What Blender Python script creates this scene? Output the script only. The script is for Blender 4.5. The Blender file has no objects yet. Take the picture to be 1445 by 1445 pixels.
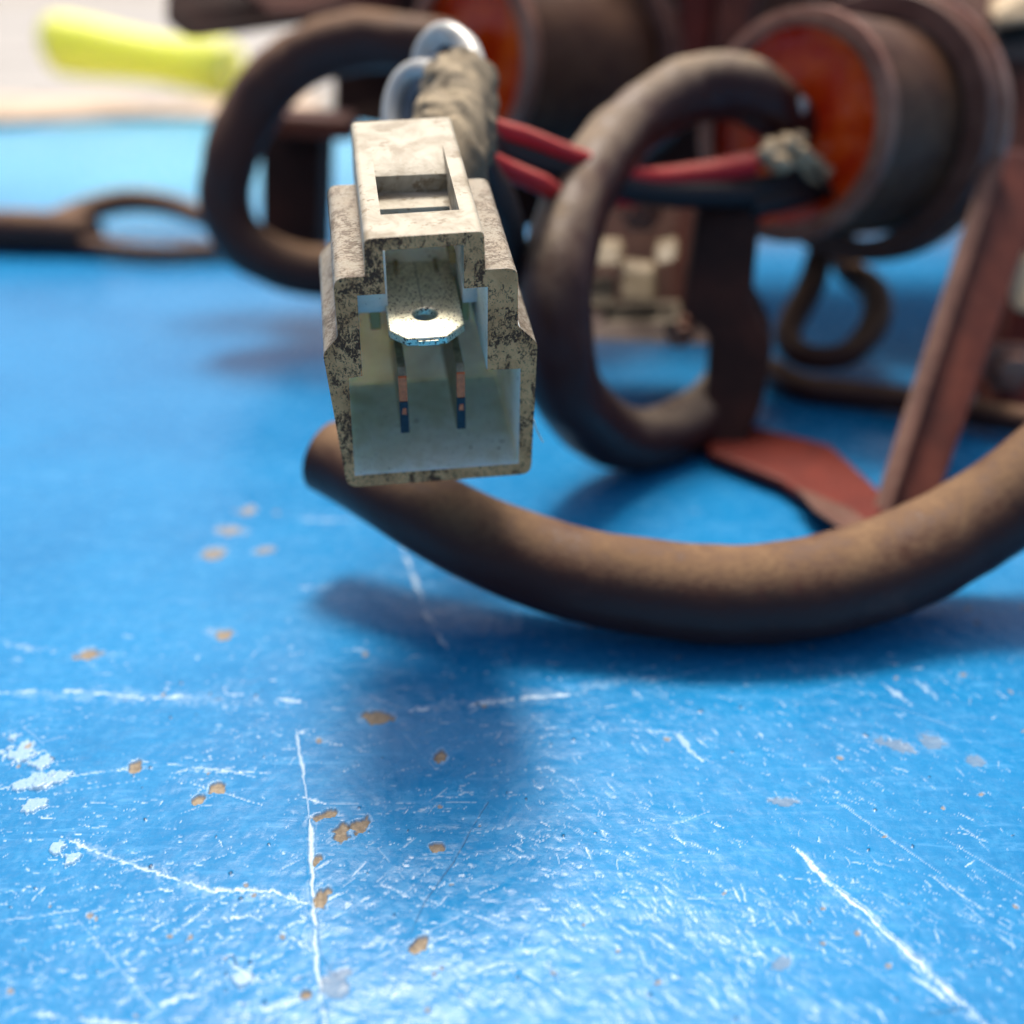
import bpy, bmesh, math, random
import numpy as np
from mathutils import Vector, Matrix
R = math.radians
S = bpy.context.scene
COL = S.collection
S.unit_settings.system = 'METRIC'
S.unit_settings.scale_length = 0.01          # one unit is one centimetre

# ------------------------------------------------------------------ camera, sky, sun, exposure
CAM_H = 6.19
PITCH = R(27.0)
cam = bpy.data.cameras.new('camera')
cam.sensor_width = 36.0
cam.lens = 36.0 * 1549.0 / 1445.0
cam.clip_start = 0.1
cam.clip_end = 20000.0
cam.dof.use_dof = True
cam.dof.focus_distance = 8.65
cam.dof.aperture_fstop = cam.lens * 1e-3 / 0.27    # a 2.7 mm wide opening
cam_ob = bpy.data.objects.new('camera', cam)
COL.objects.link(cam_ob)
cam_ob.location = (0, 0, CAM_H)
cam_ob.rotation_euler = (R(90) - PITCH, 0, 0)
S.camera = cam_ob

SUN_EL, SUN_ROT = R(63), R(-4)
world = bpy.data.worlds.new('World')
S.world = world
world.use_nodes = True
wn = world.node_tree
bg = wn.nodes['Background']
sky = wn.nodes.new('ShaderNodeTexSky')
sky.sky_type = 'NISHITA'
sky.sun_disc = False
sky.sun_elevation = SUN_EL
sky.sun_rotation = SUN_ROT
sky.air_density = 0.55
sky.dust_density = 5.0
sky.ozone_density = 0.2
wn.links.new(sky.outputs[0], bg.inputs[0])
bg.inputs[1].default_value = 0.128
sun = bpy.data.lights.new('sun', 'SUN')
sun.energy = 3.0
sun.angle = R(15)
sun.color = (1.0, 0.93, 0.81)
sun_ob = bpy.data.objects.new('sun', sun)
COL.objects.link(sun_ob)
sun_dir = Vector((math.sin(SUN_ROT) * math.cos(SUN_EL), math.cos(SUN_ROT) * math.cos(SUN_EL), math.sin(SUN_EL)))
sun_ob.rotation_euler = sun_dir.to_track_quat('Z', 'Y').to_euler()
sun_ob.location = (0, 40, 80)
S.view_settings.view_transform = 'Standard'
S.view_settings.look = 'None'
S.view_settings.exposure = 0.5
S.view_settings.gamma = 1.0
S.cycles.use_denoising = True

# ------------------------------------------------------------------ measuring helpers
F_PX, CPX = 1549.0, 722.5
cp, sp = math.cos(PITCH), math.sin(PITCH)

def at(px, py, d):
    """the place at distance d (along the line of sight) that the photograph shows at px, py"""
    v = (py - CPX) / F_PX
    return Vector(((px - CPX) / F_PX * d, d * (cp - v * sp), CAM_H - d * (sp + v * cp)))

def atz(px, py, z):
    """the same at height z above the table"""
    v = (py - CPX) / F_PX
    return at(px, py, (CAM_H - z) / (sp + v * cp))

rng = np.random.default_rng(7)
random.seed(7)

# ------------------------------------------------------------------ material helpers
class MT:
    def __init__(self, name, rough=0.5, metal=0.0, spec=0.5):
        self.m = bpy.data.materials.new(name)
        self.m.use_nodes = True
        self.nt = self.m.node_tree
        self.b = self.nt.nodes['Principled BSDF']
        self.b.inputs['Roughness'].default_value = rough
        self.b.inputs['Metallic'].default_value = metal
        self.b.inputs['Specular IOR Level'].default_value = spec
        tc = self.nt.nodes.new('ShaderNodeTexCoord')
        self.co = tc.outputs['Object']
    def node(self, t, **kw):
        n = self.nt.nodes.new(t)
        for k, v in kw.items():
            setattr(n, k, v)
        return n
    def link(self, a, b):
        self.nt.links.new(a, b)
    def scale(self, s):
        n = self.node('ShaderNodeMapping')
        n.inputs['Scale'].default_value = s
        self.link(self.co, n.inputs['Vector'])
        return n.outputs[0]
    def noise(self, scale, detail=4, rough=0.6, dist=0.0, vec=None):
        n = self.node('ShaderNodeTexNoise')
        n.inputs['Scale'].default_value = scale
        n.inputs['Detail'].default_value = detail
        n.inputs['Roughness'].default_value = rough
        n.inputs['Distortion'].default_value = dist
        self.link(vec or self.co, n.inputs['Vector'])
        return n.outputs['Fac']
    def ramp(self, fac, a, b, va=0.0, vb=1.0):
        n = self.node('ShaderNodeMapRange', interpolation_type='SMOOTHSTEP')
        n.inputs['From Min'].default_value = a
        n.inputs['From Max'].default_value = b
        n.inputs['To Min'].default_value = va
        n.inputs['To Max'].default_value = vb
        self.link(fac, n.inputs['Value'])
        return n.outputs[0]
    def math(self, op, a, b=None):
        n = self.node('ShaderNodeMath', operation=op)
        for i, x in enumerate((a, b)):
            if x is None: continue
            if isinstance(x, (int, float)): n.inputs[i].default_value = x
            else: self.link(x, n.inputs[i])
        n.use_clamp = op in ('ADD', 'SUBTRACT', 'MULTIPLY')
        return n.outputs[0]
    def mix(self, fac, a, b):
        n = self.node('ShaderNodeMix', data_type='RGBA')
        if isinstance(fac, (int, float)): n.inputs[0].default_value = fac
        else: self.link(fac, n.inputs[0])
        for i, x in ((6, a), (7, b)):
            if isinstance(x, (tuple, list)): n.inputs[i].default_value = (*x, 1.0)
            else: self.link(x, n.inputs[i])
        return n.outputs[2]
    def attr(self, name):
        return self.node('ShaderNodeAttribute', attribute_name=name).outputs['Fac']
    def color(self, c):
        if isinstance(c, (tuple, list)): self.b.inputs['Base Color'].default_value = (*c, 1.0)
        else: self.link(c, self.b.inputs['Base Color'])
    def rough(self, r): self.link(r, self.b.inputs['Roughness'])
    def bump(self, h, strength=0.4, dist=0.02):
        n = self.node('ShaderNodeBump')
        n.inputs['Strength'].default_value = strength
        n.inputs['Distance'].default_value = dist
        self.link(h, n.inputs['Height'])
        self.link(n.outputs[0], self.b.inputs['Normal'])
    def up(self, a=0.1, b=0.9):
        g = self.node('ShaderNodeNewGeometry')
        s = self.node('ShaderNodeSeparateXYZ')
        self.link(g.outputs['Normal'], s.inputs[0])
        return self.ramp(s.outputs['Z'], a, b)

# ------------------------------------------------------------------ materials
def mat_table():
    t = MT('blue_paint', 0.3, spec=0.25)
    n1 = t.noise(0.35, 5, 0.6)
    n2 = t.noise(9.0, 6, 0.7)
    base = t.mix(t.ramp(n1, 0.3, 0.72), (0.006, 0.165, 0.40), (0.010, 0.212, 0.485))
    base = t.mix(t.ramp(n2, 0.42, 0.72, 0, 0.35), base, (0.045, 0.30, 0.58))
    streak = t.noise(5.0, 5, 0.7, 0.4, t.scale((0.35, 2.2, 1.0)))
    base = t.mix(t.ramp(streak, 0.52, 0.76, 0, 0.5), base, (0.11, 0.37, 0.68))
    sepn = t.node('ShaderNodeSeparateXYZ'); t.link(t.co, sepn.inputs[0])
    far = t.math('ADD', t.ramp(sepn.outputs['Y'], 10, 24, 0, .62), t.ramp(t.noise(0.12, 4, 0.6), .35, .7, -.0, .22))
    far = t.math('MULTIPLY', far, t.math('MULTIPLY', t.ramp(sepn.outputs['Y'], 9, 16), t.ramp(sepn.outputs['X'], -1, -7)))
    base = t.mix(far, base, (0.13, 0.50, 0.74))            # bright sun patch on the far end painted into the colour
    grime = t.noise(0.8, 6, 0.7, 1.0)
    base = t.mix(t.ramp(grime, 0.58, 0.8, 0, 0.35), base, (0.03, 0.13, 0.28))
    fine = t.noise(45.0, 3, 0.6)
    sc = t.math('MULTIPLY', t.attr('scratch'), t.ramp(fine, 0.25, 0.5, 0.45, 1.0))
    base = t.mix(sc, base, (0.56, 0.70, 0.82))
    chipc = t.mix(t.ramp(t.noise(22.0, 4, 0.7), 0.35, 0.65), (0.20, 0.155, 0.10), (0.34, 0.27, 0.18))
    base = t.mix(t.attr('chip'), base, chipc)
    base = t.mix(t.attr('scuff'), base, (0.02, 0.05, 0.11))
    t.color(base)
    r = t.ramp(n2, 0.3, 0.7, 0.20, 0.32)
    r = t.math('ADD', r, t.math('MULTIPLY', t.attr('chip'), 0.45))
    t.rough(r)
    h = t.math('ADD', t.math('MULTIPLY', t.noise(16.0, 6, 0.65), 0.6), t.math('MULTIPLY', streak, 0.5))
    t.bump(h, 0.16, 0.03)
    return t.m

def mat_plastic(name, base, dirt, amount, speck=0.0, stretch=(1, 1, 1), stain=None, stain_amt=0.5, bump=0.3, rough=0.42, fine=26.0, sss=0.25):
    t = MT(name, rough, spec=0.25)
    v = t.scale(stretch)
    c = base
    st = t.noise(3.2, 5, 0.62, 0.6)
    c = t.mix(t.ramp(st, 0.38, 0.68, 0.0, stain_amt), c, stain or (0.42, 0.32, 0.20))
    cl = t.noise(4.2, 5, 0.65, 1.0)
    fn = t.noise(fine, 5, 0.6, 1.2, v)
    mask = t.math('ADD', t.math('MULTIPLY', fn, 0.5), t.math('MULTIPLY', cl, 0.5))
    lo = 0.62 - 0.13 * amount
    c = t.mix(t.ramp(mask, lo - 0.02, lo + 0.06), c, dirt)
    if speck:
        dots = t.noise(60.0, 2, 0.5)
        c = t.mix(t.ramp(dots, 0.70 - 0.06 * speck, 0.74 - 0.05 * speck), c, (0.02, 0.015, 0.012))
    t.color(c)
    t.b.inputs['Subsurface Weight'].default_value = sss
    t.b.inputs['Subsurface Radius'].default_value = (0.30, 0.27, 0.21)
    t.b.inputs['Subsurface Scale'].default_value = 0.8
    t.bump(t.math('ADD', t.math('MULTIPLY', fn, 0.6), t.math('MULTIPLY', t.noise(55, 3), 0.3)), bump, 0.02)
    return t.m

def mat_rubber(name, base, dust, dust_amt=0.8, rough=0.5, sc=1.0, blotch=None):
    t = MT(name, rough, spec=0.28)
    n1 = t.noise(1.7 * sc, 6, 0.65, 0.5)
    n2 = t.noise(14.0 * sc, 4, 0.7)
    m = t.math('MULTIPLY', t.up(0.25, 1.0), t.ramp(n1, 0.28, 0.62, 0.25, 1.0))
    m = t.math('MULTIPLY', m, t.ramp(n2, 0.25, 0.6, 0.55, 1.0))
    m = t.math('MULTIPLY', m, dust_amt)
    c = t.mix(m, base, dust)
    if blotch:
        c = t.mix(t.ramp(t.noise(1.1 * sc, 4, 0.6, 0.3), 0.60, 0.72, 0, 0.7), c, blotch)
    t.color(c)
    t.rough(t.ramp(m, 0, 0.8, rough, 0.85))
    t.bump(t.math('ADD', t.math('MULTIPLY', n2, 0.6), t.math('MULTIPLY', n1, 0.5)), 0.4, 0.04)
    return t.m

def mat_rust(name, a, b, c2, rough=0.6, metal=0.0):
    t = MT(name, rough, metal, 0.25)
    n1 = t.noise(1.3, 6, 0.65, 0.4)
    n2 = t.noise(8.0, 5, 0.7)
    c = t.mix(t.ramp(n1, 0.35, 0.65), a, b)
    c = t.mix(t.ramp(n2, 0.55, 0.72, 0, 0.7), c, c2)
    t.color(c)
    t.bump(n2, 0.4, 0.04)
    return t.m

def mat_plain(name, col, rough=0.5, metal=0.0, var=0.25, sc=4.0, spec=0.5, bump=0.15):
    t = MT(name, rough, metal, spec)
    n = t.noise(sc, 5, 0.65, 0.3)
    t.color(t.mix(t.ramp(n, 0.3, 0.7), tuple(x * (1 - var) for x in col), tuple(min(1, x * (1 + var)) for x in col)))
    t.bump(n, bump, 0.03)
    return t.m

def mat_tab():
    t = MT('tinned_brass', 0.3, 1.0)
    n = t.noise(7, 5, 0.6)
    sepn = t.node('ShaderNodeSeparateXYZ'); t.link(t.co, sepn.inputs[0])
    c = t.mix(t.ramp(n, 0.35, 0.65), (0.90, 0.87, 0.70), (0.76, 0.73, 0.56))
    # bare copper-brown patina towards the root of the blade
    edge = t.math('ADD', sepn.outputs['Y'], t.ramp(t.noise(9, 4), 0.3, 0.7, -0.0, 0.12))
    c = t.mix(t.ramp(edge, 0.98, 1.10), c, (0.62, 0.30, 0.14))
    sp1 = t.noise(42, 3, 0.6)
    spots = t.ramp(sp1, 0.565, 0.60)
    more = t.math('MULTIPLY', t.ramp(sp1, 0.56, 0.62), t.ramp(sepn.outputs['Y'], 0.62, 0.95))
    sm = t.math('MAXIMUM', spots, more)
    c = t.mix(sm, c, (0.035, 0.025, 0.018))
    t.color(c)
    t.rough(t.ramp(n, 0.3, 0.7, 0.34, 0.46))
    t.b.inputs['Metallic'].default_value = 0.65
    t.bump(t.math('SUBTRACT', n, sm), 0.12, 0.02)
    return t.m

def mat_resin():
    t = MT('amber_resin', 0.10, 0.0, 0.3)
    n = t.noise(1.2, 4, 0.6, 0.4)
    t.color(t.mix(t.ramp(n, 0.35, 0.68), (0.62, 0.022, 0.003), (0.90, 0.11, 0.006)))
    t.b.inputs['Subsurface Weight'].default_value = 0.3
    t.b.inputs['Subsurface Radius'].default_value = (0.5, 0.15, 0.05)
    t.b.inputs['Coat Weight'].default_value = 0.15
    t.bump(t.noise(2.2, 3), 0.25, 0.1)
    return t.m

M = dict(
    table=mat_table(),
    front=mat_plastic('dirty_front_plastic', (0.95, 0.385, 0.15), (0.130, 0.044, 0.018), 0.86, 0.6, (1.25, 1.0, 0.8), (0.62, 0.22, 0.075), 0.8, 0.6, 0.7, 30.0, 0.0),  # orange base carries warm front light; the dark grime is dirt
    outer=mat_plastic('grimy_white_plastic', (0.40, 0.355, 0.28), (0.16, 0.12, 0.08), 0.95, 0.3, (0.7, 1.3, 1.0), (0.40, 0.32, 0.23), 0.6, 1.0, 0.4, 30.0),
    hood=mat_plastic('worn_white_plastic', (0.50, 0.455, 0.355), (0.24, 0.19, 0.12), 0.5, 0.0, (0.7, 1.2, 1.0), (0.24, 0.195, 0.125), 0.85, 0.3, 0.45, 14.0, 0.1),
    inner=mat_plastic('clean_white_plastic', (0.90, 0.88, 0.78), (0.20, 0.13, 0.06), 0.06, 0.5, (1, 1, 1), (0.66, 0.60, 0.46), 0.5, 0.12, 0.35, 11.0, 0.75),
    amberplastic=mat_plastic('yellowed_plastic', (0.55, 0.38, 0.13), (0.10, 0.06, 0.03), 0.2, 0.5),
    tab=mat_tab(),
    pin=mat_plain('tarnished_brass', (0.34, 0.28, 0.18), 0.4, 0.55, 0.35, 12),
    orange_glint=mat_plain('painted_orange_glint', (0.95, 0.17, 0.05), 0.38, 0.15, 0.2, 25),  # reflected orange on the blade fronts, put into the base colour
    bluesteel=mat_plain('dark_blue_tarnish', (0.020, 0.020, 0.026), 0.4, 0.0, 0.5, 25),
    sleeve=mat_rubber('dirty_grey_sleeve', (0.14, 0.11, 0.07), (0.44, 0.36, 0.24), 0.95, 0.6, 1.6, (0.28, 0.19, 0.10)),
    clearwire=mat_plain('milky_white_insulation', (0.52, 0.52, 0.48), 0.28, 0, 0.15, 2, 0.6),
    greywire=mat_plain('blue_grey_insulation', (0.09, 0.11, 0.13), 0.35, 0, 0.3, 3),
    redwire=mat_rubber('dusty_red_insulation', (0.50, 0.012, 0.018), (0.56, 0.22, 0.17), 0.85, 0.35, 2.0),
    blackwire=mat_rubber('black_insulation', (0.018, 0.016, 0.018), (0.12, 0.09, 0.07), 0.4, 0.4, 2.0),
    hose=mat_rubber('dusty_brown_rubber', (0.055, 0.016, 0.011), (0.23, 0.14, 0.075), 0.95, 0.36, 0.9, (0.10, 0.034, 0.022)),
    lead=mat_rubber('black_lead_rubber', (0.045, 0.014, 0.012), (0.36, 0.28, 0.19), 0.85, 0.34, 0.8, (0.075, 0.030, 0.022)),  # dust on top, brightened to carry the lead's highlight as well
    lead2=mat_rubber('brown_lead_rubber', (0.070, 0.024, 0.016), (0.28, 0.165, 0.09), 0.8, 0.45, 0.7, (0.10, 0.038, 0.026)),
    can=mat_rust('rusted_can_metal', (0.065, 0.024, 0.012), (0.13, 0.062, 0.032), (0.20, 0.12, 0.065), 0.5),
    rim=mat_rust('rim_metal', (0.20, 0.078, 0.050), (0.34, 0.17, 0.11), (0.40, 0.25, 0.17), 0.3),
    resin=mat_resin(),
    rust=mat_rust('red_brown_rust', (0.070, 0.014, 0.008), (0.13, 0.030, 0.016), (0.18, 0.065, 0.04), 0.55),
    rustdark=mat_rust('dark_rust', (0.025, 0.008, 0.005), (0.055, 0.016, 0.009), (0.09, 0.036, 0.02), 0.55),
    rustpink=mat_rust('pinkish_rust', (0.11, 0.047, 0.033), (0.17, 0.08, 0.056), (0.22, 0.14, 0.10), 0.5),
    rustred=mat_rust('bright_red_rust', (0.11, 0.010, 0.005), (0.16, 0.018, 0.008), (0.09, 0.02, 0.012), 0.5),
    tan=mat_rust('tan_dusty_solder', (0.46, 0.34, 0.20), (0.62, 0.48, 0.30), (0.30, 0.20, 0.12), 0.45),
    lugmetal=mat_rust('dull_tan_metal', (0.17, 0.125, 0.07), (0.26, 0.20, 0.12), (0.10, 0.06, 0.035), 0.45),
    greysteel=mat_plain('grey_steel', (0.34, 0.34, 0.37), 0.35, 0.6, 0.25, 2),
    black=mat_plain('black_plastic', (0.012, 0.012, 0.013), 0.45),
    wood=mat_plain('bare_board', (0.30, 0.21, 0.12), 0.7),
    cloth=mat_plain('tan_cloth', (0.62, 0.48, 0.36), 0.9, 0, 0.2, 1.2, 0.2, 0.4),
    neon=mat_plain('neon_yellow_plastic', (0.86, 0.98, 0.14), 0.32, 0, 0.03, 1.0),
    concrete=mat_plain('concrete_floor', (0.34, 0.31, 0.27), 0.85, 0, 0.2, 0.03),
    paving=mat_plain('pale_concrete', (0.40, 0.385, 0.365), 0.8, 0, 0.08, 0.05, 0.3, 0.05),
    hair=mat_plain('pale_fibre', (0.7, 0.66, 0.55), 0.5),
)

_n = M['neon'].node_tree.nodes['Principled BSDF'].inputs
_n['Subsurface Weight'].default_value = 1.0
_n['Subsurface Radius'].default_value = (1.0, 1.0, 0.5)
_n['Subsurface Scale'].default_value = 2.0

# ------------------------------------------------------------------ object helpers
def thing(name, label, cat, loc=(0, 0, 0), group=None):
    o = bpy.data.objects.new(name, None)
    o.empty_display_size = 0.5
    COL.objects.link(o)
    o.location = loc
    o['label'] = label
    o['category'] = cat
    if group: o['group'] = group
    return o

def tag(o, label, cat, group=None):
    o['label'] = label; o['category'] = cat
    if group: o['group'] = group
    return o

def link_mesh(name, me, mats, parent=None, smooth=True, world=True):
    """mesh data in world coordinates; its origin moves to the parent's place when it has one"""
    o = bpy.data.objects.new(name, me)
    COL.objects.link(o)
    for m in (mats if isinstance(mats, (list, tuple)) else [mats]):
        me.materials.append(m)
    if smooth:
        me.polygons.foreach_set('use_smooth', [True] * len(me.polygons))
    if parent:
        o.parent = parent
        if world:
            p = Vector((0, 0, 0)); q = parent
            while q: p += q.location; q = q.parent
            me.transform(Matrix.Translation(-p))
    elif world and len(me.vertices):
        c = sum((v.co for v in me.vertices), Vector()) / len(me.vertices)
        c.z = min(v.co.z for v in me.vertices)
        me.transform(Matrix.Translation(-c))
        o.location = c
    return o

def from_bm(bm, name):
    me = bpy.data.meshes.new(name)
    bmesh.ops.recalc_face_normals(bm, faces=bm.faces[:])
    bm.to_mesh(me); bm.free()
    return me

def bevel(o, w=0.03, seg=2, ang=35):
    b = o.modifiers.new('bevel', 'BEVEL'); b.width = w; b.segments = seg
    b.limit_method = 'ANGLE'; b.angle_limit = R(ang); b.use_clamp_overlap = True
    b.harden_normals = False
    return o

def autosmooth(o, ang=40):
    me = o.data
    if hasattr(me, 'set_sharp_from_angle'):
        me.set_sharp_from_angle(angle=R(ang))
    return o

def catmull(pts, n=10):
    pts = [np.array(p, float) for p in pts]
    P = [2 * pts[0] - pts[1]] + pts + [2 * pts[-1] - pts[-2]]
    out = []
    for i in range(1, len(P) - 2):
        p0, p1, p2, p3 = P[i - 1:i + 3]
        for k in range(n):
            t = k / n
            out.append(0.5 * ((2 * p1) + (-p0 + p2) * t + (2 * p0 - 5 * p1 + 4 * p2 - p3) * t * t + (-p0 + 3 * p1 - 3 * p2 + p3) * t ** 3))
    out.append(pts[-1])
    return np.array(out)

def tube_mesh(pts, rad, seg=20, n=10, cap=0.25, wob=0.0, hollow=0.0, lumps=0.0, lf=6.0):
    """a bent round tube through pts; rad one number or one per point; ends rounded over"""
    rs = [rad] * len(pts) if isinstance(rad, (int, float)) else list(rad)
    path = catmull([tuple(p) + (r,) for p, r in zip(pts, rs)], n)
    C, rr = path[:, :3], path[:, 3]
    T = np.gradient(C, axis=0); T /= np.linalg.norm(T, axis=1)[:, None]
    ref = np.array([0, 0, 1.0]) if abs(T[0][2]) < 0.9 else np.array([1.0, 0, 0])
    N = np.cross(T[0], ref); N /= np.linalg.norm(N)
    rings = []
    ang = np.linspace(0, 2 * math.pi, seg, endpoint=False)
    ca, sa = np.cos(ang)[:, None], np.sin(ang)[:, None]
    fr = []
    for i in range(len(C)):
        N = N - T[i] * np.dot(N, T[i]); N /= np.linalg.norm(N)
        fr.append((N.copy(), np.cross(T[i], N)))
    prof = []
    if cap:
        for a in (0, 30, 60):
            prof.append((0, (1 - math.sin(R(90 - a))) , a))
    def ring(c, n_, b_, r):
        w = 1 + (wob * rng.normal(size=(seg, 1)) if wob else 0)
        return c + (ca * n_ + sa * b_) * r * w
    if hollow:
        rings.append(ring(C[0] + T[0] * rr[0] * 0.9, *fr[0], rr[0] * hollow))
        rings.append(ring(C[0], *fr[0], rr[0] * hollow))
        rings.append(ring(C[0], *fr[0], rr[0] * (1 - cap * .6)))
        rings.append(ring(C[0] + T[0] * rr[0] * cap, *fr[0], rr[0]))
    elif cap:
        rings.append(ring(C[0], *fr[0], rr[0] * (1 - cap)))
        rings.append(ring(C[0] + T[0] * rr[0] * cap * .3, *fr[0], rr[0] * (1 - cap * .3)))
        rings.append(ring(C[0] + T[0] * rr[0] * cap, *fr[0], rr[0]))
    for i in range(1 if cap else 0, len(C) - (1 if cap else 0)):
        rings.append(ring(C[i], *fr[i], rr[i]))
    if cap:
        rings.append(ring(C[-1] - T[-1] * rr[-1] * cap, *fr[-1], rr[-1]))
        rings.append(ring(C[-1] - T[-1] * rr[-1] * cap * .3, *fr[-1], rr[-1] * (1 - cap * .3)))
        rings.append(ring(C[-1], *fr[-1], rr[-1] * (1 - cap)))
    V = np.concatenate(rings)
    if lumps:
        ctr = np.concatenate([np.repeat(r.mean(0)[None], seg, 0) for r in rings])
        k = (fbm(V[:, 0] * lf + V[:, 2] * lf * .7 + 40, V[:, 1] * lf + 40 - V[:, 2] * lf * .6, 61, 3) - .5) * 2
        V = V + (V - ctr) * (k * lumps)[:, None]
    faces = []
    for i in range(len(rings) - 1):
        for k in range(seg):
            k2 = (k + 1) % seg
            faces.append((i * seg + k, i * seg + k2, (i + 1) * seg + k2, (i + 1) * seg + k))
    faces.append(tuple(range(seg))[::-1])
    b0 = (len(rings) - 1) * seg
    faces.append(tuple(range(b0, b0 + seg)))
    me = bpy.data.meshes.new('tube')
    me.from_pydata(V.tolist(), [], faces)
    me.update()
    bm = bmesh.new(); bm.from_mesh(me)
    bmesh.ops.recalc_face_normals(bm, faces=bm.faces[:])
    bm.to_mesh(me); bm.free()
    return me

def tube(name, pts, rad, mat, parent=None, **kw):
    return autosmooth(link_mesh(name, tube_mesh(pts, rad, **kw), mat, parent), 60)

def poly_prism(bm, outline, fmap, d0, d1, hole=None):
    """extrude an outline (with an optional hole) between depths d0 and d1; fmap(x, y, d) -> place"""
    tmp = bmesh.new()
    def loop(pts):
        vs = [tmp.verts.new((x, y, 0)) for x, y in pts]
        return [tmp.edges.new((vs[i], vs[(i + 1) % len(vs)])) for i in range(len(vs))]
    es = loop(outline)
    if hole: es += loop(hole)
    bmesh.ops.triangle_fill(tmp, use_beauty=True, edges=es)
    bmesh.ops.recalc_face_normals(tmp, faces=tmp.faces[:])
    r = bmesh.ops.extrude_face_region(tmp, geom=tmp.faces[:])
    nv = [g for g in r['geom'] if isinstance(g, bmesh.types.BMVert)]
    top = set(nv)
    for v in tmp.verts:
        d = d1 if v in top else d0
        v.co = Vector(fmap(v.co.x, v.co.y, d))
    bmesh.ops.recalc_face_normals(tmp, faces=tmp.faces[:])
    me = bpy.data.meshes.new('t'); tmp.to_mesh(me); tmp.free()
    bm.from_mesh(me); bpy.data.meshes.remove(me)

def round_poly(pts, rads, n=4):
    """round the corners of an outline"""
    out = []
    m = len(pts)
    for i, (p, r) in enumerate(zip(pts, rads)):
        p = np.array(p, float); a = np.array(pts[i - 1], float); b = np.array(pts[(i + 1) % m], float)
        if r <= 0:
            out.append(tuple(p)); continue
        da, db = a - p, b - p
        la, lb = np.linalg.norm(da), np.linalg.norm(db)
        r = min(r, la * .48, lb * .48)
        s, e = p + da / la * r, p + db / lb * r
        for k in range(n + 1):
            t = k / n
            out.append(tuple((1 - t) ** 2 * s + 2 * t * (1 - t) * p + t * t * e))
    return out

def slab(name, corners, thick_vec, mat, parent=None, w=0.05):
    """a plate: an outline of places in space, given thickness along a vector"""
    bm = bmesh.new()
    a = [bm.verts.new(c) for c in corners]
    t = Vector(thick_vec)
    b = [bm.verts.new(Vector(c) + t) for c in corners]
    bm.faces.new(a); bm.faces.new(b[::-1])
    for i in range(len(a)):
        j = (i + 1) % len(a)
        bm.faces.new((a[i], b[i], b[j], a[j]))
    o = link_mesh(name, from_bm(bm, name), mat, parent, smooth=False)
    return bevel(o, w, 2, 30)

def frame_of(axis, up=(0, 0, 1)):
    a = Vector(axis).normalized()
    x = a.cross(Vector(up)).normalized()
    y = x.cross(a).normalized()
    return x, y, a

def lathe(name, origin, axis, prof, mat, parent=None, seg=64, ang=35):
    """turn a profile of (distance along axis, radius) round the axis"""
    x, y, a = frame_of(axis)
    o = Vector(origin)
    vs, fs = [], []
    for d, r in prof:
        for k in range(seg):
            t = 2 * math.pi * k / seg
            vs.append(o + a * d + (x * math.cos(t) + y * math.sin(t)) * r)
    n = len(prof)
    for i in range(n - 1):
        for k in range(seg):
            k2 = (k + 1) % seg
            fs.append((i * seg + k, i * seg + k2, (i + 1) * seg + k2, (i + 1) * seg + k))
    if prof[0] != prof[-1]:
        fs.append(tuple(range(seg))[::-1]); fs.append(tuple(range((n - 1) * seg, n * seg)))
    else:
        pass
    me = bpy.data.meshes.new(name)
    me.from_pydata([tuple(v) for v in vs], [], fs)
    bm = bmesh.new(); bm.from_mesh(me)
    bmesh.ops.remove_doubles(bm, verts=bm.verts[:], dist=1e-5)
    me2 = from_bm(bm, name)
    bpy.data.meshes.remove(me)
    return autosmooth(link_mesh(name, me2, mat, parent), ang)

def lump(name, c, size, mat, parent=None, sub=3, rough=0.18, seed=0):
    """an uneven rounded lump (solder, crumb)"""
    bm = bmesh.new()
    bmesh.ops.create_icosphere(bm, subdivisions=sub, radius=1.0)
    g = np.random.default_rng(seed)
    ph = g.uniform(0, 6.28, (5, 3)); fq = g.uniform(1.2, 3.2, (5, 3))
    for v in bm.verts:
        p = np.array(v.co)
        s = 1 + rough * sum(math.sin(float(fq[i] @ p) + ph[i][0]) for i in range(5)) / 2.2
        v.co = Vector(c) + Vector((p[0] * size[0] * s, p[1] * size[1] * s, p[2] * size[2] * s))
    return link_mesh(name, from_bm(bm, name), mat, parent)

# ------------------------------------------------------------------ numpy value noise
def vnoise(x, y, seed):
    g = np.random.default_rng(seed).random((256, 256))
    xi, yi = np.floor(x).astype(int), np.floor(y).astype(int)
    fx, fy = x - xi, y - yi
    fx, fy = fx * fx * (3 - 2 * fx), fy * fy * (3 - 2 * fy)
    a = g[xi % 256, yi % 256]; b = g[(xi + 1) % 256, yi % 256]
    c = g[xi % 256, (yi + 1) % 256]; d = g[(xi + 1) % 256, (yi + 1) % 256]
    return (a * (1 - fx) + b * fx) * (1 - fy) + (c * (1 - fx) + d * fx) * fy

def fbm(x, y, seed, oct=4):
    s = 0; amp = 1; tot = 0
    for i in range(oct):
        s = s + amp * vnoise(x * 2 ** i, y * 2 ** i, seed + i); tot += amp; amp *= .55
    return s / tot

# ------------------------------------------------------------------ the table
table = thing('table', 'scratched blue painted table with white scratches and tan paint chips', 'table', (0, 14, -2.5))

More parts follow.
